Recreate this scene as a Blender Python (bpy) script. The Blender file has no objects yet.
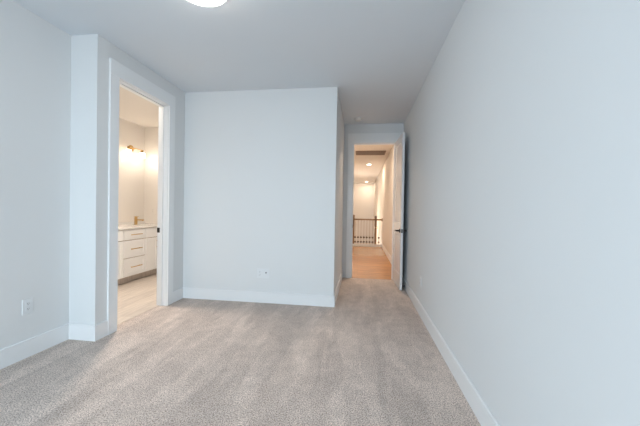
import bpy, bmesh, math, random
from mathutils import Vector, Matrix
C = bpy.context.scene.collection
S = bpy.context.scene

# ------------------------------------------------------------------ camera
F_PX, YAW, PIT, ROLL, CAM_H = 300.33, 0.1339, -0.0113, 0.0173, 1.2146
cam = bpy.data.cameras.new('camera'); camo = bpy.data.objects.new('camera', cam); C.objects.link(camo)
cam.sensor_width = 36.0; cam.sensor_fit = 'HORIZONTAL'; cam.lens = F_PX / 640 * 36
cam.clip_start = 0.02; cam.clip_end = 200
rt = Vector((math.cos(YAW), math.sin(YAW), 0))
fw = Vector((-math.sin(YAW) * math.cos(PIT), math.cos(YAW) * math.cos(PIT), math.sin(PIT)))
up = rt.cross(fw)
r2 = rt * math.cos(ROLL) + up * math.sin(ROLL); u2 = -rt * math.sin(ROLL) + up * math.cos(ROLL)
m = Matrix((r2, u2, -fw)).transposed().to_4x4(); m.translation = Vector((0, 0, CAM_H))
camo.matrix_world = m
S.camera = camo

# ------------------------------------------------------------------ world, daylight, exposure
S.view_settings.view_transform = 'Standard'
S.view_settings.look = 'None'
S.view_settings.gamma = 1.0
S.view_settings.use_curve_mapping = False
S.view_settings.exposure = 0.0
W = bpy.data.worlds.new('sky'); S.world = W; W.use_nodes = True
nt = W.node_tree; nt.nodes.clear()
wo = nt.nodes.new('ShaderNodeOutputWorld'); bg = nt.nodes.new('ShaderNodeBackground')
tc = nt.nodes.new('ShaderNodeTexCoord'); sx = nt.nodes.new('ShaderNodeSeparateXYZ'); cr = nt.nodes.new('ShaderNodeValToRGB')
mr = nt.nodes.new('ShaderNodeMapRange'); mr.inputs[1].default_value = -1; mr.inputs[2].default_value = 1
nt.links.new(tc.outputs['Generated'], sx.inputs[0]); nt.links.new(sx.outputs[2], mr.inputs[0]); nt.links.new(mr.outputs[0], cr.inputs[0])
cr.color_ramp.elements[0].position = 0.40; cr.color_ramp.elements[0].color = (0.42, 0.50, 0.56, 1)
cr.color_ramp.elements[1].position = 0.56; cr.color_ramp.elements[1].color = (0.72, 0.885, 1.0, 1)
nt.links.new(cr.outputs[0], bg.inputs[0]); bg.inputs[1].default_value = 12.4
nt.links.new(bg.outputs[0], wo.inputs[0])

WIN = [(-2.35, -1.25), (-1.05, 0.05)]          # the windows behind the camera
WZ0, WZ1, YBACK = 0.50, 2.45, -2.20
for i, (a, b) in enumerate(WIN):                # portals: guide the sky's light through the window openings
    L = bpy.data.lights.new('window_portal', 'AREA'); L.shape = 'RECTANGLE'; L.size = b - a; L.size_y = WZ1 - WZ0
    L.cycles.is_portal = True
    o = bpy.data.objects.new('window_portal', L); C.objects.link(o)
    o.location = ((a + b) / 2, YBACK - 0.14, (WZ0 + WZ1) / 2); o.rotation_euler = (math.pi / 2, 0, 0)

# lamp strengths (used in the lamps' builders)
P_CEIL, P_HALL, P_VAN, P_BATH = 14.0, 75.0, 2.2, 72.0
WARM = (1.0, 0.80, 0.62)
BWARM = (1.0, 0.88, 0.76)

# ------------------------------------------------------------------ measured plan
XR, XL, XD, XB = 0.718, -2.613, -2.346, -0.314
YJ, YB, YW, H, BB = 2.397, 3.742, 5.397, 2.743, 0.1435
XDI = -2.47                                     # bathroom face of the doorway wall
DY0, DY1, DH = 2.632, 3.392, 2.445              # bathroom doorway
HX0, HX1, HH = -0.142, 0.578, 2.402             # hall doorway
BX, BY = -4.16, 5.31                            # bathroom back wall, end wall
HR = 0.731                                      # hall right wall
HFLOOR, HFAR = 10.25, 16.9

# ------------------------------------------------------------------ materials
def newmat(name):
    m = bpy.data.materials.new(name); m.use_nodes = True
    return m, m.node_tree, m.node_tree.nodes['Principled BSDF']
def plain(name, col, rough=0.5, metal=0.0, bump=0.0, bscale=200, spec=0.5, var=0.02):
    m, t, b = newmat(name)
    b.inputs['Roughness'].default_value = rough; b.inputs['Metallic'].default_value = metal
    b.inputs['Specular IOR Level'].default_value = spec
    tc = t.nodes.new('ShaderNodeTexCoord'); n = t.nodes.new('ShaderNodeTexNoise'); n.inputs['Scale'].default_value = 3.0
    t.links.new(tc.outputs['Object'], n.inputs['Vector'])
    mx = t.nodes.new('ShaderNodeMix'); mx.data_type = 'RGBA'
    mx.inputs[6].default_value = tuple(c * (1 - var) for c in col) + (1,); mx.inputs[7].default_value = tuple(min(1, c * (1 + var)) for c in col) + (1,)
    t.links.new(n.outputs['Fac'], mx.inputs[0]); t.links.new(mx.outputs[2], b.inputs['Base Color'])
    if bump:
        n2 = t.nodes.new('ShaderNodeTexNoise'); n2.inputs['Scale'].default_value = bscale; n2.inputs['Detail'].default_value = 3
        t.links.new(tc.outputs['Object'], n2.inputs['Vector'])
        bp = t.nodes.new('ShaderNodeBump'); bp.inputs['Strength'].default_value = bump; bp.inputs['Distance'].default_value = 0.002
        t.links.new(n2.outputs['Fac'], bp.inputs['Height']); t.links.new(bp.outputs[0], b.inputs['Normal'])
    return m
def emit(name, col, st):
    m, t, b = newmat(name)
    b.inputs['Base Color'].default_value = (0.9, 0.9, 0.9, 1)
    b.inputs['Emission Color'].default_value = col + (1,); b.inputs['Emission Strength'].default_value = st
    return m
M_WALL = plain('wall_paint', (0.775, 0.787, 0.793), 0.75, bump=0.05, bscale=260, spec=0.25, var=0.006)
M_CEIL = plain('ceiling_paint', (0.77, 0.81, 0.85), 0.9, bump=0.05, bscale=180, spec=0.1, var=0.006)
M_LAMPLIT = plain('lamplit_cream_paint', (0.80, 0.755, 0.70), 0.75, bump=0.05, bscale=260, spec=0.25, var=0.006)  # warm lamplight of the hall and bathroom put into this paint colour
M_TRIM = plain('trim_paint', (0.87, 0.88, 0.89), 0.32, spec=0.45, var=0.005)
M_DOOR = plain('door_paint', (0.80, 0.81, 0.82), 0.22, spec=0.5, var=0.005)
M_PLATE = plain('plate_plastic', (0.80, 0.82, 0.835), 0.3, var=0.01)
M_SLOT = plain('slot_dark', (0.10, 0.10, 0.10), 0.6)
M_BLACK = plain('black_metal', (0.013, 0.013, 0.014), 0.45, 0.1)
M_RUBBER = plain('black_rubber', (0.012, 0.012, 0.012), 0.7)
M_BRASS = plain('brushed_brass', (0.58, 0.38, 0.16), 0.28, 1.0)
M_VAN = plain('vanity_paint', (0.88, 0.885, 0.89), 0.38, var=0.01)
M_VGAP = plain('carcass_gap_shade', (0.30, 0.19, 0.11), 0.6)  # shadow of the gaps between fronts put into the carcass colour
M_TOP = plain('white_quartz', (0.82, 0.80, 0.77), 0.15, var=0.03)
M_IRON = plain('pale_bronze', (0.50, 0.38, 0.29), 0.5)
M_KNUCK = plain('dark_bronze', (0.11, 0.06, 0.03), 0.5)
M_GRILLE = plain('grille_brown', (0.22, 0.155, 0.12), 0.6)
M_SMOKE = plain('detector_plastic', (0.80, 0.80, 0.78), 0.45)

def wood(name, c1, c2, cg, scale_len, scale_w, rough, rot=0.0, grain=0.5):
    m, t, b = newmat(name); b.inputs['Roughness'].default_value = rough
    tc = t.nodes.new('ShaderNodeTexCoord'); mp = t.nodes.new('ShaderNodeMapping'); mp.inputs['Rotation'].default_value = (0, 0, rot)
    t.links.new(tc.outputs['Object'], mp.inputs[0])
    br = t.nodes.new('ShaderNodeTexBrick'); br.inputs['Scale'].default_value = 1.0
    br.inputs['Brick Width'].default_value = scale_len; br.inputs['Row Height'].default_value = scale_w
    br.inputs['Mortar Size'].default_value = 0.0016; br.inputs['Mortar Smooth'].default_value = 0.3; br.offset = 0.37
    br.inputs['Color1'].default_value = c1 + (1,); br.inputs['Color2'].default_value = c2 + (1,); br.inputs['Mortar'].default_value = cg + (1,)
    t.links.new(mp.outputs[0], br.inputs['Vector'])
    mp2 = t.nodes.new('ShaderNodeMapping'); mp2.inputs['Scale'].default_value = (2.2, 22, 2.2)
    t.links.new(mp.outputs[0], mp2.inputs[0])
    n = t.nodes.new('ShaderNodeTexNoise'); n.inputs['Scale'].default_value = 1.6; n.inputs['Detail'].default_value = 6; n.inputs['Distortion'].default_value = 0.6
    t.links.new(mp2.outputs[0], n.inputs['Vector'])
    rp = t.nodes.new('ShaderNodeMapRange'); rp.inputs[1].default_value = 0.3; rp.inputs[2].default_value = 0.7
    rp.inputs[3].default_value = 1 - grain; rp.inputs[4].default_value = 1 + grain * 0.3
    t.links.new(n.outputs['Fac'], rp.inputs[0])
    mx = t.nodes.new('ShaderNodeMix'); mx.data_type = 'RGBA'; mx.blend_type = 'MULTIPLY'; mx.inputs[0].default_value = 1
    t.links.new(br.outputs['Color'], mx.inputs[6]); t.links.new(rp.outputs[0], mx.inputs[7])
    t.links.new(mx.outputs[2], b.inputs['Base Color'])
    bp = t.nodes.new('ShaderNodeBump'); bp.inputs['Strength'].default_value = 0.25; bp.inputs['Distance'].default_value = 0.001
    t.links.new(br.outputs['Fac'], bp.inputs['Height']); bp.invert = True; t.links.new(bp.outputs[0], b.inputs['Normal'])
    return m
M_OAK = wood('oak_floor', (0.50, 0.235, 0.08), (0.40, 0.18, 0.06), (0.20, 0.09, 0.035), 1.1, 0.125, 0.34, rot=0.0, grain=0.5)
M_OAK2 = wood('oak_landing', (0.54, 0.31, 0.15), (0.50, 0.28, 0.13), (0.26, 0.13, 0.05), 1.4, 0.125, 0.25, rot=0.0, grain=0.25)
M_RAIL = wood('rail_oak', (0.30, 0.175, 0.075), (0.28, 0.16, 0.07), (0.28, 0.16, 0.07), 9, 9, 0.35, grain=0.35)
M_BATHF = wood('bath_planks', (0.70, 0.63, 0.56), (0.63, 0.56, 0.50), (0.42, 0.36, 0.31), 0.95, 0.19, 0.35, rot=math.pi / 2, grain=0.22)
M_KICK = wood('kick_board', (0.62, 0.55, 0.49), (0.60, 0.53, 0.47), (0.60, 0.53, 0.47), 9, 9, 0.5, grain=0.25)

def carpet():
    m, t, b = newmat('carpet_pile'); b.inputs['Roughness'].default_value = 1.0; b.inputs['Specular IOR Level'].default_value = 0.05
    b.inputs['Sheen Weight'].default_value = 0.15; b.inputs['Sheen Roughness'].default_value = 0.6
    N, Lk = t.nodes.new, t.links.new
    tc = N('ShaderNodeTexCoord')
    n1 = N('ShaderNodeTexNoise'); n1.inputs['Scale'].default_value = 135; n1.inputs['Detail'].default_value = 2; n1.inputs['Roughness'].default_value = 0.65
    Lk(tc.outputs['Object'], n1.inputs['Vector'])
    rp = N('ShaderNodeValToRGB'); e = rp.color_ramp.elements
    e[0].position = 0.36; e[0].color = (0.245, 0.197, 0.171, 1); e[1].position = 0.64; e[1].color = (0.80, 0.685, 0.615, 1)
    k = e.new(0.5); k.color = (0.56, 0.470, 0.417, 1)
    Lk(n1.outputs['Fac'], rp.inputs[0])
    # nap tracks left by the vacuum: soft-edged swaths of pile lying two ways
    def swath(rot, sc, lo, hi, edge):
        mp = N('ShaderNodeMapping'); mp.inputs['Rotation'].default_value = (0, 0, rot); mp.inputs['Scale'].default_value = sc
        Lk(tc.outputs['Object'], mp.inputs[0])
        n = N('ShaderNodeTexNoise'); n.inputs['Scale'].default_value = 1.0; n.inputs['Detail'].default_value = 2.5; n.inputs['Distortion'].default_value = 0.5
        Lk(mp.outputs[0], n.inputs['Vector'])
        r = N('ShaderNodeMapRange'); r.interpolation_type = 'SMOOTHSTEP'
        r.inputs[1].default_value = 0.5 - edge; r.inputs[2].default_value = 0.5 + edge; r.inputs[3].default_value = lo; r.inputs[4].default_value = hi
        Lk(n.outputs['Fac'], r.inputs[0]); return r
    a = swath(math.radians(-28), (5.5, 1.0, 1), 0.93, 1.05, 0.06)
    c = swath(math.radians(18), (4.2, 0.9, 1), 0.93, 1.05, 0.04)
    n3 = N('ShaderNodeTexNoise'); n3.inputs['Scale'].default_value = 9; n3.inputs['Detail'].default_value = 3
    Lk(tc.outputs['Object'], n3.inputs['Vector'])
    r3 = N('ShaderNodeMapRange'); r3.inputs[1].default_value = 0.3; r3.inputs[2].default_value = 0.7; r3.inputs[3].default_value = 0.90; r3.inputs[4].default_value = 1.08
    Lk(n3.outputs['Fac'], r3.inputs[0])
    m1 = N('ShaderNodeMath'); m1.operation = 'MULTIPLY'; Lk(a.outputs[0], m1.inputs[0]); Lk(c.outputs[0], m1.inputs[1])
    m2 = N('ShaderNodeMath'); m2.operation = 'MULTIPLY'; Lk(m1.outputs[0], m2.inputs[0]); Lk(r3.outputs[0], m2.inputs[1])
    mx = N('ShaderNodeMix'); mx.data_type = 'RGBA'; mx.blend_type = 'MULTIPLY'; mx.inputs[0].default_value = 1
    Lk(rp.outputs[0], mx.inputs[6]); Lk(m2.outputs[0], mx.inputs[7]); Lk(mx.outputs[2], b.inputs['Base Color'])
    bp = N('ShaderNodeBump'); bp.inputs['Strength'].default_value = 0.7; bp.inputs['Distance'].default_value = 0.006
    Lk(n1.outputs['Fac'], bp.inputs['Height']); Lk(bp.outputs[0], b.inputs['Normal'])
    return m
M_CARPET = carpet()

# ------------------------------------------------------------------ mesh helpers
class MB:
    def __init__(s): s.bm = bmesh.new()
    def _bev(s, vs, bev, seg):
        if bev:
            es = list({e for v in vs for e in v.link_edges})
            bmesh.ops.bevel(s.bm, geom=es, offset=bev, segments=seg, profile=0.5, affect='EDGES', clamp_overlap=True)
    def box(s, x0, x1, y0, y1, z0, z1, bev=0.0, seg=2):
        r = bmesh.ops.create_cube(s.bm, size=1); vs = r['verts']
        for v in vs:
            v.co = Vector(((x0 + x1) / 2 + v.co.x * (x1 - x0), (y0 + y1) / 2 + v.co.y * (y1 - y0), (z0 + z1) / 2 + v.co.z * (z1 - z0)))
        s._bev(vs, bev, seg); return s
    def cyl(s, c, axis, r, L, n=24, r2=None, bev=0.0):
        """a cylinder / cone whose base is at c and which runs L along axis"""
        r_ = bmesh.ops.create_cone(s.bm, cap_ends=True, segments=n, radius1=r, radius2=r if r2 is None else r2, depth=L)
        q = Vector((0, 0, 1)).rotation_difference(Vector(axis).normalized())
        for v in r_['verts']:
            v.co = q @ (v.co + Vector((0, 0, L / 2))) + Vector(c)
        if bev:
            es = [e for e in {e for v in r_['verts'] for e in v.link_edges} if len(e.link_faces) == 2 and any(len(f.verts) > 4 for f in e.link_faces)]
            bmesh.ops.bevel(s.bm, geom=es, offset=bev, segments=2, profile=0.5, affect='EDGES')
        return s
    def lathe(s, c, prof, n=40, axis=(0, 0, 1)):
        q = Vector((0, 0, 1)).rotation_difference(Vector(axis).normalized()); c = Vector(c); rings = []
        for r, z in prof:
            if r < 1e-6: rings.append([s.bm.verts.new(q @ Vector((0, 0, z)) + c)])
            else: rings.append([s.bm.verts.new(q @ Vector((r * math.cos(2 * math.pi * i / n), r * math.sin(2 * math.pi * i / n), z)) + c) for i in range(n)])
        for a, b in zip(rings, rings[1:]):
            for i in range(n):
                j = (i + 1) % n
                f = [a[0], b[j], b[i]] if len(a) == 1 else [a[i], a[j], b[0]] if len(b) == 1 else [a[i], a[j], b[j], b[i]]
                if len(a) == 1 and len(b) == 1: continue
                s.bm.faces.new(f)
        return s
    def tube(s, pts, r, n=12):
        pts = [Vector(p) for p in pts]; rings = []
        for i, p in enumerate(pts):
            d = (pts[min(i + 1, len(pts) - 1)] - pts[max(i - 1, 0)]).normalized()
            q = Vector((0, 0, 1)).rotation_difference(d); rr = r[i] if isinstance(r, (list, tuple)) else r
            rings.append([s.bm.verts.new(p + q @ Vector((rr * math.cos(2 * math.pi * k / n), rr * math.sin(2 * math.pi * k / n), 0))) for k in range(n)])
        for a, b in zip(rings, rings[1:]):
            for k in range(n): s.bm.faces.new([a[k], a[(k + 1) % n], b[(k + 1) % n], b[k]])
        s.bm.faces.new(rings[0][::-1]); s.bm.faces.new(rings[-1]); return s
    def build(s, name, mat, parent=None, smooth=False):
        bm = s.bm; bmesh.ops.recalc_face_normals(bm, faces=bm.faces)
        xs = [v.co.x for v in bm.verts]; ys = [v.co.y for v in bm.verts]; zs = [v.co.z for v in bm.verts]
        o0 = Vector(((min(xs) + max(xs)) / 2, (min(ys) + max(ys)) / 2, min(zs)))
        if smooth:
            for f in bm.faces: f.smooth = True
            for e in bm.edges:
                if len(e.link_faces) == 2 and e.calc_face_angle(0) > 0.6: e.smooth = False
        for v in bm.verts: v.co -= o0
        me = bpy.data.meshes.new(name); bm.to_mesh(me); bm.free()
        o = bpy.data.objects.new(name, me); C.objects.link(o); me.materials.append(mat)
        base = Vector((0, 0, 0)); p = parent
        while p is not None: base += p.location; p = p.parent
        o.location = o0 - base
        o.parent = parent
        return o
def tag(o, label, cat=None, group=None, kind=None):
    o['label'] = label
    if cat: o['category'] = cat
    if group: o['group'] = group
    if kind: o['kind'] = kind
    return o
def struct(o, label, cat): return tag(o, label, cat, kind='structure')
def thing(name, loc, label, cat, group=None):
    o = bpy.data.objects.new(name, None); C.objects.link(o); o.location = loc; o.empty_display_size = 0.1
    return tag(o, label, cat, group)
def copy_tree(o, parent=None):
    c = o.copy(); C.objects.link(c); c.parent = parent
    for ch in [x for x in C.objects if x.parent == o]: copy_tree(ch, c)
    return c
B = lambda *a, **k: MB().box(*a, **k)

# ------------------------------------------------------------------ SETTING: bedroom
T = 0.15
struct(B(XDI, XR + 0.02, YBACK - 0.2, YW + 0.005, -0.06, 0.0).box(XL - T, XDI, YBACK - 0.2, YJ + 0.01, -0.06, 0)
       .build('floor', M_CARPET), 'grey beige carpet with vacuum tracks covering the bedroom floor', 'floor')
struct(B(XL - T, XR + T, YBACK - T, YJ + 0.02, H, H + 0.12).box(XDI, XR + T, YJ + 0.02, YW, H, H + 0.12).build('ceiling', M_CEIL), 'flat painted bedroom ceiling', 'ceiling')
struct(B(XL - T, XL, YBACK, YJ, 0, H).build('wall_left', M_WALL), 'white wall at the left edge, with a low outlet', 'wall')
struct(B(XR, XR + T, YBACK, YW + 0.125, 0, H).build('wall_right', M_WALL), 'long white wall along the right side of the bedroom', 'wall')
wd = MB()
wd.box(XL - T, XD, YJ, DY0 - 0.014, 0, H).box(XDI, XD, DY0 - 0.014, DY1 + 0.014, DH + 0.014, H).box(XDI, XD, DY1 + 0.014, YB, 0, H)
struct(wd.build('wall_bathroom_side', M_WALL), 'white wall with the narrow return and the bathroom doorway', 'wall')
struct(B(XDI, XB, YB, YW + 0.125, 0, H).build('wall_back', M_WALL), 'white wall block facing the camera, with the double outlet plate', 'wall')
ww = MB(); ww.box(XB, HX0 - 0.014, YW, YW + 0.125, 0, H).box(HX1 + 0.014, XR, YW, YW + 0.125, 0, H).box(HX0 - 0.014, HX1 + 0.014, YW, YW + 0.125, HH + 0.014, H)
struct(ww.build('wall_hall_door', M_WALL), 'narrow white wall around the hall doorway', 'wall')
wb = MB(); xs = [XL - T, WIN[0][0], WIN[0][1], WIN[1][0], WIN[1][1], XR + T]
for i in range(0, 6, 2): wb.box(xs[i], xs[i + 1], YBACK - T, YBACK, 0, H)
for a, b in WIN: wb.box(a, b, YBACK - T, YBACK, 0, WZ0).box(a, b, YBACK - T, YBACK, WZ1, H)
struct(wb.build('wall_window_side', M_WALL), 'white window wall of the bedroom, behind the camera', 'wall')
for i, (a, b) in enumerate(WIN):
    f = MB(); y0, y1 = YBACK - 0.13, YBACK - 0.08; w = 0.045
    f.box(a, a + w, y0, y1, WZ0, WZ1).box(b - w, b, y0, y1, WZ0, WZ1).box(a + w, b - w, y0, y1, WZ0, WZ0 + w).box(a + w, b - w, y0, y1, WZ1 - w, WZ1)
    f.box(a + w, b - w, y0, y1, (WZ0 + WZ1) / 2 - 0.02, (WZ0 + WZ1) / 2 + 0.02)
    o = struct(f.build('window_%d' % (i + 1), M_TRIM), 'white window frame behind the camera, %s of the two' % ('left' if i == 0 else 'right'), 'window')
    B(a - 0.03, b + 0.03, YBACK - 0.08, YBACK + 0.03, WZ0 - 0.03, WZ0, 0.004).build('window_sill', M_TRIM, o)

# baseboards: flat board with an eased top edge
def base_run(mb, x0, x1, y0, y1): mb.box(x0, x1, y0, y1, 0, BB - 0.012).box(*ease(x0, x1, y0, y1), BB - 0.012, BB, 0.004, 1)
def ease(x0, x1, y0, y1): return (x0, x1, y0, y1)
TB, CW = 0.015, 0.112
mb = MB(); base_run(mb, XL, XL + TB, YBACK, YJ - TB)
struct(mb.build('baseboard_left', M_TRIM), 'white baseboard along the left wall', 'baseboard')
mb = MB(); base_run(mb, XL, XD + TB, YJ - TB, YJ); base_run(mb, XD, XD + TB, YJ, DY0 - CW)
struct(mb.build('baseboard_return', M_TRIM), 'white baseboard around the narrow return beside the bathroom door', 'baseboard')
mb = MB(); base_run(mb, XD, XD + TB, DY1 + CW, YB - TB)
struct(mb.build('baseboard_doorway_side', M_TRIM), 'short white baseboard right of the bathroom doorway', 'baseboard')
mb = MB(); base_run(mb, XD, XB + TB, YB - TB, YB); base_run(mb, XB, XB + TB, YB, YW)
struct(mb.build('baseboard_back', M_TRIM), 'white baseboard under the wall block facing the camera', 'baseboard')
mb = MB(); base_run(mb, XR - TB, XR, YBACK, YW)
struct(mb.build('baseboard_right', M_TRIM), 'long white baseboard along the right wall', 'baseboard')

# door casings and jambs
t1 = MB(); ct = 0.02
t1.box(XD, XD + ct, DY0 - CW, DY0 - 0.006, 0, DH + 0.006, 0.002, 1).box(XD, XD + ct, DY1 + 0.006, DY1 + CW, 0, DH + 0.006, 0.002, 1)
t1.box(XD, XD + ct + 0.002, DY0 - CW, DY1 + CW, DH + 0.006, DH + 0.15, 0.002, 1)
struct(t1.build('trim_1', M_TRIM), 'flat white casing around the bathroom doorway', 'door casing')
j1 = MB(); jt = 0.014
j1.box(XDI - 0.003, XD + 0.001, DY0 - jt, DY0, 0, DH).box(XDI - 0.003, XD + 0.001, DY1, DY1 + jt, 0, DH).box(XDI - 0.003, XD + 0.001, DY0 - jt, DY1 + jt, DH, DH + jt)
sx0, sx1 = XDI + 0.038, XDI + 0.072
j1.box(sx0, sx1, DY0, DY0 + 0.011, 0, DH - 0.011, 0.002, 1).box(sx0, sx1, DY1 - 0.011, DY1, 0, DH - 0.011, 0.002, 1).box(sx0, sx1, DY0, DY1, DH - 0.011, DH, 0.002, 1)
j1o = struct(j1.build('trim_2', M_TRIM), 'white jamb lining the bathroom doorway, with a black strike plate', 'door jamb')
def strike(parent, x0, x1, y0, y1, z):
    o = MB().box(x0, x1, y0, y1, z - 0.03, z + 0.03, 0.001, 1).build('strike_plate', M_BLACK, parent)
    o['label'] = 'black strike plate'; return o
strike(j1o, XDI - 0.004, XDI + 0.034, DY1 - 0.003, DY1 + 0.002, 0.928)

HC = 0.098
t3 = MB()
t3.box(HX0 - HC, HX0 - 0.006, YW - ct, YW, 0, HH + 0.006, 0.002, 1).box(HX1 + 0.006, HX1 + HC, YW - ct, YW, 0, HH + 0.006, 0.002, 1)
t3.box(HX0 - HC, HX1 + HC, YW - ct - 0.002, YW, HH + 0.006, HH + 0.175, 0.002, 1)
struct(t3.build('trim_3', M_TRIM), 'flat white casing around the hall doorway', 'door casing')
j3 = MB(); y0, y1 = YW - 0.001, YW + 0.128
j3.box(HX0 - jt, HX0, y0, y1, 0, HH).box(HX1, HX1 + jt, y0, y1, 0, HH).box(HX0 - jt, HX1 + jt, y0, y1, HH, HH + jt)
j3.box(HX0, HX0 + 0.011, YW + 0.042, YW + 0.076, 0, HH - 0.011, 0.002, 1).box(HX1 - 0.011, HX1, YW + 0.042, YW + 0.076, 0, HH - 0.011, 0.002, 1).box(HX0, HX1, YW + 0.042, YW + 0.076, HH - 0.011, HH, 0.002, 1)
j3o = struct(j3.build('trim_4', M_TRIM), 'white jamb lining the hall doorway, with a black strike plate', 'door jamb')
strike(j3o, HX0 - 0.002, HX0 + 0.003, YW + 0.002, YW + 0.038, 0.925)

# ------------------------------------------------------------------ SETTING: bathroom
BN = 1.7
struct(B(BX - T, XL - T, BN, BY + T, -0.06, 0.002).box(XL - T, XDI, DY0 - 0.014, BY + T, -0.06, 0.002).box(XDI, XDI + 0.03, DY0, DY1, -0.06, 0.002).build('floor_bathroom', M_BATHF),
       'pale wood-look plank floor of the bathroom', 'floor')
struct(B(BX - T, XL - T, BN - T, BY + T, H, H + 0.12).box(XL - T, XDI, DY0 - 0.014, BY + T, H, H + 0.12).build('ceiling_bathroom', M_LAMPLIT), 'bathroom ceiling seen through the left doorway', 'ceiling')
struct(B(BX - T, BX, BN - T, BY + T, 0, H).build('wall_bathroom_vanity', M_LAMPLIT), 'bathroom wall behind the vanity and the brass light', 'wall')
struct(B(BX, XDI, BY, BY + T, 0, H).box(XDI, XDI + 0.02, YW, YW + 0.1, 0, H).build('wall_bathroom_end', M_LAMPLIT), 'bathroom end wall right of the vanity light', 'wall')
struct(B(BX, XL - T, BN - T, BN, 0, H).build('wall_bathroom_near', M_LAMPLIT), 'bathroom wall at its near end, hidden from the camera', 'wall')
struct(B(BX, BX + 0.014, 5.265, BY, 0, 0.1).box(BX, XDI, BY - 0.014, BY, 0, 0.12).build('baseboard_bathroom', M_TRIM), 'white baseboard on the bathroom end wall', 'baseboard')

# ------------------------------------------------------------------ SETTING: hall
HLX = -0.80; HY = YW + 0.125
struct(B(HLX, HR, YW + 0.005, 8.18, -0.1, 0.001).build('floor_hall', M_OAK), 'orange oak plank floor of the hall nearest the doorway', 'floor')
struct(B(HLX, HR, 8.18, HFLOOR, -0.3, 0.001).build('floor_landing', M_OAK2), 'paler oak floor of the landing in front of the railing', 'floor')
struct(B(HLX - T, HR + T, YW, HFAR + T, H, H + 0.12).build('ceiling_hall', M_LAMPLIT), 'hall ceiling with the return grille and round lights', 'ceiling')
struct(B(HR, HR + T, HY, HFAR + T, -1.8, H).build('wall_hall_right', M_LAMPLIT), 'hall wall on the right, running back past the railing', 'wall')
struct(B(HLX - T, HLX, HY, HFAR + T, -1.8, H).build('wall_hall_left', M_LAMPLIT), 'hall wall on the left, hidden by the door jamb', 'wall')
struct(B(HLX, HR, HFAR, HFAR + T, -1.8, H).build('wall_hall_far', M_LAMPLIT), 'far hall wall beyond the stair railing', 'wall')
struct(B(HLX, HR, HFLOOR, HFAR, -1.85, -1.75).build('floor_stairwell', M_OAK), 'floor at the bottom of the stairwell beyond the railing', 'floor')
mb = MB(); base_run(mb, HR - TB, HR, HY, HFLOOR)
struct(mb.build('baseboard_hall_right', M_TRIM), 'white baseboard along the right hall wall', 'baseboard')
mb = MB(); base_run(mb, HLX, HLX + TB, HY, HFLOOR)
struct(mb.build('baseboard_hall_left', M_TRIM), 'white baseboard along the left hall wall', 'baseboard')
# ------------------------------------------------------------------ the open bedroom door
DW, DT, DZ = 0.716, 0.036, 2.385
ang = math.radians(2.6)
# local frame: hinge edge at x=0 running to x=DW, thickness 0..DT (hall-facing face, seen from the room, at y=0)
def door_leaf():
    mb = MB(); st, tr, lr0, lr1, brl = 0.105, 0.115, 0.84, 1.01, 0.225
    rec = 0.010
    mb.box(0, st, 0, DT, 0, DZ, 0.0015, 1).box(DW - st, DW, 0, DT, 0, DZ, 0.0015, 1)
    mb.box(st, DW - st, 0, DT, DZ - tr, DZ).box(st, DW - st, 0, DT, lr0, lr1).box(st, DW - st, 0, DT, 0, brl)
    for z0, z1 in ((brl, lr0), (lr1, DZ - tr)):
        mb.box(st, DW - st, rec, DT - rec, z0, z1)
        a, b, c, d = st + 0.022, DW - st - 0.022, z0 + 0.022, z1 - 0.022      # raised field with sloping bevels
        mb.box(a, b, 0.003, DT - 0.003, c, d, 0.0065, 1)
    return mb
dr = thing('door_1', (HX1 - 0.002, YW - 0.022, 0.012), 'white panelled bedroom door standing open against the right wall', 'door')
dr['kind'] = 'structure'
def dpart(mb, name, mat, parent=dr, smooth=False):
    # keep geometry in the door's local frame
    bm = mb.bm; bmesh.ops.recalc_face_normals(bm, faces=bm.faces)
    if smooth:
        for f in bm.faces: f.smooth = True
        for e in bm.edges:
            if len(e.link_faces) == 2 and e.calc_face_angle(0) > 0.6: e.smooth = False
    me = bpy.data.meshes.new(name); bm.to_mesh(me); bm.free(); me.materials.append(mat)
    o = bpy.data.objects.new(name, me); C.objects.link(o); o.parent = parent; return o
dpart(door_leaf(), 'door_leaf', M_DOOR)
hx = DW - 0.065; hz = 0.900
for side in (0, 1):
    s = -1 if side == 0 else 1; yb = 0.0 if side == 0 else DT
    hm = MB(); hm.cyl((hx, yb, hz), (0, s, 0), 0.032, 0.010, 28, bev=0.002).cyl((hx, yb + s * 0.009, hz), (0, s, 0), 0.0125, 0.042, 20)
    hm.tube([(hx + 0.014, yb + s * 0.052, hz), (hx - 0.01, yb + s * 0.055, hz), (hx - 0.05, yb + s * 0.058, hz), (hx - 0.105, yb + s * 0.056, hz - 0.002), (hx - 0.125, yb + s * 0.050, hz - 0.003)], [0.012, 0.013, 0.012, 0.0105, 0.007], 14)
    o = dpart(hm, 'lever_handle', M_BLACK, smooth=True); o['label'] = 'black lever handle'
o = dpart(MB().box(DW - 0.0005, DW + 0.001, 0.006, DT - 0.006, hz - 0.028, hz + 0.028), 'latch_plate', M_BLACK); o['label'] = 'black latch plate'
for z in (0.2, 1.2, 2.15):
    o = dpart(MB().cyl((0.0, DT + 0.006, z), (0, 0, 1), 0.007, 0.1, 14).box(-0.001, 0.0005, 0.004, DT + 0.002, z, z + 0.1), 'hinge', M_BLACK); o['label'] = 'black hinge'
# the leaf runs towards -Y from the hinge; its face y=0 looks towards -X
dr.rotation_euler = (0, 0, math.radians(-90) + ang)

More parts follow.
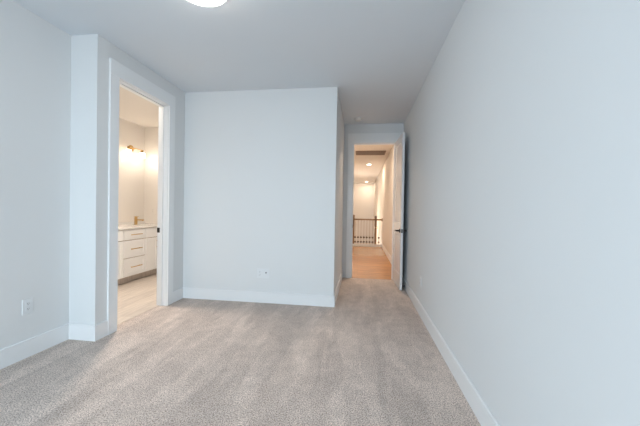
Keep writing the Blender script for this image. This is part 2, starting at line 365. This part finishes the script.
# door stop on the baseboard behind the door
dsy, dsz = 4.80, 0.045
ds = thing('door_stop', (XR - TB, dsy, dsz), 'small black door stop on the right baseboard behind the open door', 'door stop')
MB().cyl((XR - TB + 0.001, dsy, dsz), (-1, 0, 0), 0.02, 0.008, 20).cyl((XR - TB - 0.006, dsy, dsz), (-1, 0, 0), 0.007, 0.04, 12).build('stem', M_BLACK, ds)
MB().cyl((XR - TB - 0.045, dsy, dsz), (-1, 0, 0), 0.018, 0.018, 20, bev=0.004).build('bumper', M_RUBBER, ds)

# ------------------------------------------------------------------ outlets
def plate_rot(face):   # local: u right along wall, v up, n out of wall -> world
    return {'x+': (Vector((0, 1, 0)), Vector((1, 0, 0))), 'x-': (Vector((0, -1, 0)), Vector((-1, 0, 0))), 'y-': (Vector((1, 0, 0)), Vector((0, -1, 0)))}[face]
def outlet(p, face, label, gangs=('duplex',), name='wall_outlet', mat=M_PLATE, group=None):
    u, n = plate_rot(face); p = Vector(p); z = Vector((0, 0, 1))
    o = thing(name, p, label, 'outlet', group)
    def bx(mb, u0, u1, v0, v1, n0, n1, bev=0):
        q = [p + u * a + z * b + n * c for a in (u0, u1) for b in (v0, v1) for c in (n0, n1)]
        mb.box(min(k.x for k in q), max(k.x for k in q), min(k.y for k in q), max(k.y for k in q), min(k.z for k in q), max(k.z for k in q), bev, 2)
    w = 0.078 if len(gangs) == 1 else 0.166
    mb = MB(); bx(mb, -w / 2, w / 2, -0.061, 0.061, -0.001, 0.0065, 0.003); mb.build('face_plate', mat, o)
    for i, g in enumerate(gangs):
        cu = 0 if len(gangs) == 1 else (-0.042 if i == 0 else 0.042)
        if g == 'duplex':
            for cv in (-0.02, 0.02):
                mb = MB(); bx(mb, cu - 0.0165, cu + 0.0165, cv - 0.0145, cv + 0.0145, 0.006, 0.009, 0.0014)
                s = mb.build('socket', mat, o)
                mb = MB()
                for su in (-0.0062, 0.0062): bx(mb, cu + su - 0.0012, cu + su + 0.0012, cv - 0.001, cv + 0.008, 0.0085, 0.0094)
                mb.cyl(p + u * cu + z * (cv - 0.007) + n * 0.0085, n, 0.0024, 0.0009, 10); k = mb.build('slots', M_SLOT, s); k['label'] = 'dark plug slots'
        else:
            mb = MB(); bx(mb, cu - 0.0165, cu + 0.0165, -0.033, 0.033, 0.006, 0.0085, 0.0012); ins = mb.build('jack_insert', mat, o)
            mb = MB(); mb.cyl(p + u * cu + z * 0.012 + n * 0.008, n, 0.0085, 0.009, 18); k = mb.build('coax_jack', M_SLOT, ins); k['label'] = 'dark round coax jack'
            mb = MB(); bx(mb, cu - 0.007, cu + 0.007, -0.018, -0.006, 0.0082, 0.0092); k = mb.build('data_jack', M_SLOT if False else M_SMOKE, ins)
    return o
outlet((XL, 2.05, 0.405), 'x+', 'white duplex outlet low on the left wall')
outlet((-1.232, YB, 0.378), 'y-', 'white double outlet plate with a dark jack, low on the wall facing the camera', ('duplex', 'jack'), 'outlet_plate')
outlet((XR, 3.65, 0.39), 'x-', 'white duplex outlet low on the long right wall')
outlet((-3.966, BY, 1.14), 'y-', 'pale outlet above the vanity counter on the bathroom end wall', mat=M_LAMPLIT)

# ------------------------------------------------------------------ bedroom ceiling fixtures
LX, LY, LR = -1.105, 1.925, 0.19
cl = thing('ceiling_light', (LX, LY, H), 'round white glowing flush dome light on the bedroom ceiling', 'ceiling light')
MB().lathe((LX, LY, H), [(0, 0.0), (LR + 0.006, 0.0), (LR + 0.006, -0.022), (LR - 0.004, -0.026), (0, -0.026)], 56).build('light_pan', M_TRIM, cl, True)
pr = [(LR - 0.006, -0.024)] + [((LR - 0.006) * math.cos(a), -0.026 - 0.062 * math.sin(a)) for a in [i * math.pi / 2 / 10 for i in range(11)]]
pr[-1] = (0, pr[-1][1])
M_DOME = emit('dome_glass', (1.0, 0.95, 0.88), P_CEIL)
MB().lathe((LX, LY, H), pr, 56).build('glass_dome', M_DOME, cl, True)
sd = thing('smoke_detector', (-0.065, 5.05, H), 'small round white smoke detector on the ceiling before the hall door', 'smoke detector')
MB().lathe((-0.065, 5.05, H), [(0, 0), (0.066, 0), (0.066, -0.010), (0, -0.010)], 40).build('mounting_base', M_SMOKE, sd, True)
MB().lathe((-0.065, 5.05, H), [(0, -0.009), (0.056, -0.009), (0.056, -0.016), (0.060, -0.018), (0.058, -0.030), (0.048, -0.040), (0.022, -0.043), (0, -0.043)], 40).build('cover', M_SMOKE, sd, True)

# ------------------------------------------------------------------ hall ceiling
def recessed(x, y, label, power, vis=True):
    o = thing('recessed_or_fill_light', (x, y, H), label, 'ceiling light', 'recessed lights in the hall ceiling')
    MB().lathe((x, y, H), [(0.072, -0.002), (0.074, -0.006), (0.092, -0.004), (0.095, 0.0), (0.072, 0.0), (0.072, -0.002)], 36).build('trim_ring', M_TRIM, o, True)
    MB().lathe((x, y, H), [(0, 0.0), (0.073, 0.0), (0.073, -0.003), (0, -0.003)], 36).build('lens', emit('downlight_lens', (1.0, 0.86, 0.70), 14.0), o, True)
    L = bpy.data.lights.new('downlight', 'AREA'); L.shape = 'DISK'; L.size = 0.14; L.energy = power; L.color = WARM
    lo = bpy.data.objects.new('downlight', L); C.objects.link(lo); lo.location = (0, 0, -0.02); lo.parent = o
    return o
recessed(0.25, 10.13, 'round glowing recessed light in the hall ceiling behind the brown grille', P_HALL * 0.22)
recessed(0.287, 16.3, 'round glowing recessed light close to the far hall wall', P_HALL * 0.15)
recessed(0.25, 6.4, 'added round light in the hall ceiling just beyond the doorway, unseen fill for the near hall', P_HALL * 0.50)  # added to brighten the near hall, out of view above the door head
gx0, gx1, gy0, gy1 = -0.155, 0.620, 7.80, 8.36
g = thing('return_air_grille', ((gx0 + gx1) / 2, (gy0 + gy1) / 2, H), 'dark brown rectangular return grille in the hall ceiling', 'air grille')
fr = MB(); w = 0.03
fr.box(gx0, gx1, gy0, gy0 + w, H - 0.012, H, 0.002, 1).box(gx0, gx1, gy1 - w, gy1, H - 0.012, H, 0.002, 1).box(gx0, gx0 + w, gy0 + w, gy1 - w, H - 0.012, H, 0.002, 1).box(gx1 - w, gx1, gy0 + w, gy1 - w, H - 0.012, H, 0.002, 1)
fr.build('grille_frame', M_GRILLE, g)
B(gx0 + w, gx1 - w, gy0 + w, gy1 - w, H - 0.002, H).build('backing', M_SLOT, g)
sl = MB(); n = 20
for i in range(n):
    y = gy0 + w + (gy1 - gy0 - 2 * w) * (i + 0.5) / n
    sl.box(gx0 + w, gx1 - w, y - 0.009, y + 0.009, H - 0.009, H - 0.006)
sl.build('slats', M_GRILLE, g)

# ------------------------------------------------------------------ stair railing
RY = 10.2
rl = thing('stair_railing', (0.1, RY, 0.0), 'oak stair railing with thin bronze balusters across the end of the hall', 'railing')
rx0 = HLX + 0.02
hr = MB(); hr.box(rx0, HR - 0.022, RY - 0.03, RY + 0.03, 0.885, 0.935, 0.012, 3); hr.build('handrail', M_RAIL, rl)
sh = MB(); sh.box(rx0, HR - 0.016, RY - 0.04, RY + 0.04, 0.0, 0.085, 0.004, 1); o = sh.build('curb', M_TRIM, rl); o['label'] = 'white curb under the balusters'
MB().cyl((HR - 0.002, RY, 0.91), (-1, 0, 0), 0.055, 0.022, 28, bev=0.005).build('rosette', M_RAIL, rl)
def newel(x, top):
    mb = MB(); mb.box(x - 0.03, x + 0.03, RY - 0.03, RY + 0.03, 0.085, top - 0.05, 0.004, 1)
    mb.box(x - 0.042, x + 0.042, RY - 0.042, RY + 0.042, top - 0.05, top - 0.028, 0.004, 1).box(x - 0.027, x + 0.027, RY - 0.027, RY + 0.027, top - 0.03, top, 0.01, 2)
    mb.build('newel_post', M_RAIL, rl)
newel(-0.222, 1.06); newel(0.512, 1.03)
b0 = None
xsb = []
x = 0.465 - 0.05
while x > rx0 + 0.05:
    if abs(x + 0.222) > 0.055: xsb.append(x)
    x -= 0.0965
xsb.append(0.62)
for x in xsb:
    if b0 is None:
        b0 = MB().box(x - 0.0065, x + 0.0065, RY - 0.0065, RY + 0.0065, 0.08, 0.89).build('baluster', M_IRON, rl)
        for z in (0.305, 0.155):
            MB().lathe((x, RY, z), [(0.009, -0.03), (0.014, -0.028), (0.032, -0.014), (0.032, 0.014), (0.014, 0.028), (0.009, 0.03)], 14).build('knuckle', M_KNUCK, b0, True)['label'] = 'dark bronze knuckle'
        bx0 = x
    else:
        c = b0.copy(); C.objects.link(c); c.parent = rl; c.location = b0.location + Vector((x - bx0, 0, 0))
        for k in [q for q in C.objects if q.parent == b0]:
            d = k.copy(); C.objects.link(d); d.parent = c
# small wall lamps of the stairwell: one seen past the right newel, one added unseen on the left wall as fill
def wall_or_fill_lamp(x, d, y, z, label, power):
    lt = thing('wall_or_fill_lamp', (x, y, z), label, 'lamp')
    a, b = sorted((x - d * 0.001, x + d * 0.015))
    MB().box(a, b, y - 0.04, y + 0.04, z - 0.06, z + 0.06, 0.004, 1).build('back_plate', M_BRASS, lt)
    MB().lathe((x + d * 0.08, y, z), [(0, -0.045), (0.035, -0.035), (0.045, 0), (0.035, 0.035), (0, 0.045)], 24).build('globe', emit('lamp_globe', (1, 0.86, 0.68), 10), lt, True)
    MB().cyl((x + d * 0.012, y, z + 0.02), (d, 0, 0), 0.009, 0.04, 12).build('arm', M_BRASS, lt)
    if power:
        L = bpy.data.lights.new('stairwell_fill', 'POINT'); L.energy = power; L.color = WARM; L.shadow_soft_size = 0.05
        lo = bpy.data.objects.new('stairwell_fill', L); C.objects.link(lo); lo.parent = lt; lo.location = (d * 0.2, 0, 0)
wall_or_fill_lamp(HR, -1, 13.0, 0.49, 'small glowing lamp low on the wall beyond the railing, beside the right newel post', 0)
wall_or_fill_lamp(HLX, 1, 12.6, 0.60, 'added lamp on the left stairwell wall, unseen fill light behind the door jamb', P_HALL * 1.1)

# ------------------------------------------------------------------ bathroom vanity
VF = -3.60; VY0, VY1 = 3.50, 5.245
v = thing('vanity_cabinet', ((VF + BX) / 2, (VY0 + VY1) / 2, 0.002), 'off-white bathroom vanity with drawers and brass pulls', 'vanity')
B(BX + 0.001, VF, VY0, VY1, 0.112, 0.855).build('carcass', M_VGAP, v)
o = B(BX + 0.001, VF - 0.065, VY0 + 0.01, VY1 - 0.01, 0.003, 0.114).build('toe_kick', M_KICK, v); o['label'] = 'grey brown toe kick board'
def front(y0, y1, z0, z1, kind, name):
    mb = MB(); g_ = 0.0048; y0 += g_; y1 -= g_; z0 += g_; z1 -= g_; x0, x1 = VF - 0.001, VF + 0.02
    if kind == 'slab': mb.box(x0, x1, y0, y1, z0, z1, 0.0015, 1)
    else:
        f = 0.055
        mb.box(x0, x1, y0, y0 + f, z0, z1, 0.001, 1).box(x0, x1, y1 - f, y1, z0, z1, 0.001, 1).box(x0, x1, y0 + f, y1 - f, z0, z0 + f).box(x0, x1, y0 + f, y1 - f, z1 - f, z1)
        mb.box(x0, x1 - 0.009, y0 + f, y1 - f, z0 + f, z1 - f)
    return mb.build(name, M_VAN, v)
def pull(par, y, z, L, horiz=True):
    mb = MB(); xo = VF + 0.02
    if horiz:
        mb.tube([(xo + 0.03, y - L / 2, z), (xo + 0.03, y + L / 2, z)], 0.0065, 14)
        for s in (-1, 1): mb.tube([(xo - 0.001, y + s * L * 0.36, z), (xo + 0.03, y + s * L * 0.36, z)], 0.005, 10)
    else:
        mb.tube([(xo + 0.03, y, z - L / 2), (xo + 0.03, y, z + L / 2)], 0.0065, 14)
        for s in (-1, 1): mb.tube([(xo - 0.001, y, z + s * L * 0.36), (xo + 0.03, y, z + s * L * 0.36)], 0.005, 10)
    o = mb.build('pull', M_BRASS, par, True); o['label'] = 'brass bar pull'
D1, D2 = 4.15, 4.63; Z0, Z1, Z2, Z3 = 0.112, 0.402, 0.682, 0.853
for z0, z1, k in ((Z2, Z3, 'slab'), (Z1, Z2, 'shaker'), (Z0, Z1, 'shaker')):
    d = front(D1, D2, z0, z1, k, 'drawer'); pull(d, (D1 + D2) / 2, (z0 + z1) / 2, 0.24)
for a, b in ((VY0, D1), (D2, VY1)):
    front(a, b, Z2, Z3, 'slab', 'false_front')
    mid = (a + b) / 2
    d = front(a, mid, Z0, Z2, 'shaker', 'door'); pull(d, mid - 0.035, 0.56, 0.16, False)
    d = front(mid, b, Z0, Z2, 'shaker', 'door'); pull(d, mid + 0.035, 0.56, 0.16, False)
# countertop with an undermount basin cut into it
ctp = MB(); x0, x1, y0, y1 = BX + 0.001, VF + 0.035, VY0 - 0.01, BY - 0.001
bx0_, bx1_, by0_, by1_ = -3.94, -3.66, 4.70, 5.14
ctp.box(x0, bx0_, y0, y1, 0.856, 0.886).box(bx1_, x1, y0, y1, 0.856, 0.886, 0.002, 1).box(bx0_, bx1_, y0, by0_, 0.856, 0.886).box(bx0_, bx1_, by1_, y1, 0.856, 0.886)
ctp.box(x0, x0 + 0.018, y0, y1, 0.886, 0.93)
cto = ctp.build('countertop', M_TOP)
tag(cto, 'white stone countertop lying on the bathroom vanity', 'countertop')
bs = MB(); bs.box(bx0_, bx1_, by0_, by1_, 0.8565, 0.860).box(bx0_, bx0_ + 0.006, by0_, by1_, 0.8565, 0.884).box(bx1_ - 0.006, bx1_, by0_, by1_, 0.8565, 0.884).box(bx0_, bx1_, by0_, by0_ + 0.006, 0.8565, 0.884).box(bx0_, bx1_, by1_ - 0.006, by1_, 0.8565, 0.884)
bs.build('basin', M_TOP, cto)
# faucet
FX, FY, FZ = -3.995, 4.905, 0.8865
fa = thing('faucet', (FX, FY, FZ), 'brushed brass single-hole faucet on the vanity countertop', 'faucet')
MB().cyl((FX, FY, FZ), (0, 0, 1), 0.029, 0.008, 28, bev=0.002).cyl((FX, FY, FZ + 0.006), (0, 0, 1), 0.024, 0.118, 28).build('body', M_BRASS, fa, True)
MB().box(FX, FX + 0.15, FY - 0.017, FY + 0.017, FZ + 0.078, FZ + 0.098, 0.006, 2).cyl((FX + 0.135, FY, FZ + 0.07), (0, 0, 1), 0.011, 0.012, 16).build('spout', M_BRASS, fa)
MB().cyl((FX, FY, FZ + 0.124), (0, 0, 1), 0.024, 0.026, 28, bev=0.004).box(FX - 0.008, FX + 0.008, FY - 0.008, FY + 0.065, FZ + 0.142, FZ + 0.15, 0.003, 2).build('lever', M_BRASS, fa, True)

# vanity light: brass bar with two glowing shades
vy0, vy1, vz, vx = 4.79, 5.12, 2.262, -4.06
vl = thing('vanity_light', (BX, (vy0 + vy1) / 2, vz), 'brass vanity light with glowing glass shades on the bathroom wall', 'wall light')
MB().cyl((BX - 0.001, (vy0 + vy1) / 2, vz), (1, 0, 0), 0.058, 0.018, 32, bev=0.004).build('back_plate', M_BRASS, vl, True)
MB().tube([(BX + 0.01, (vy0 + vy1) / 2, vz), (vx, (vy0 + vy1) / 2, vz)], 0.010, 14).tube([(vx, vy0 - 0.02, vz), (vx, vy1 + 0.02, vz)], 0.007, 14).build('arm', M_BRASS, vl, True)
M_SHADE = emit('shade_glass', (1.0, 0.86, 0.66), 4.5)
for y in (vy0, vy1):
    k = MB().cyl((vx, y, vz - 0.055), (0, 0, 1), 0.022, 0.06, 20, bev=0.003).build('socket', M_BRASS, vl, True)
    MB().lathe((vx, y, vz), [(0.02, -0.045), (0.045, -0.052), (0.05, -0.065), (0.05, -0.135), (0.045, -0.145), (0, -0.145)], 28).build('glass_shade', M_SHADE, k, True)
    L = bpy.data.lights.new('vanity_bulb', 'POINT'); L.energy = P_VAN; L.color = BWARM; L.shadow_soft_size = 0.06
    lo = bpy.data.objects.new('vanity_bulb', L); C.objects.link(lo); lo.parent = vl; lo.location = Vector((vx + 0.16, y, vz - 0.2)) - vl.location
# fill light added on the bathroom ceiling, unseen through the doorway
bl = thing('bathroom_fill_light', (-2.75, 3.4, H), 'added round light in the bathroom ceiling, unseen fill behind the door casing', 'ceiling light')
MB().lathe((-2.75, 3.4, H), [(0, 0), (0.1, 0), (0.1, -0.006), (0.085, -0.008), (0, -0.008)], 36).build('lens', emit('bath_fill_lens', (1, 0.86, 0.7), 6), bl, True)
L = bpy.data.lights.new('bath_fill', 'SPOT'); L.energy = P_BATH * 3; L.color = BWARM; L.spot_size = math.radians(160); L.spot_blend = 0.9; L.shadow_soft_size = 0.1
lo = bpy.data.objects.new('bath_fill', L); C.objects.link(lo); lo.parent = bl; lo.location = (0, 0, -0.03)
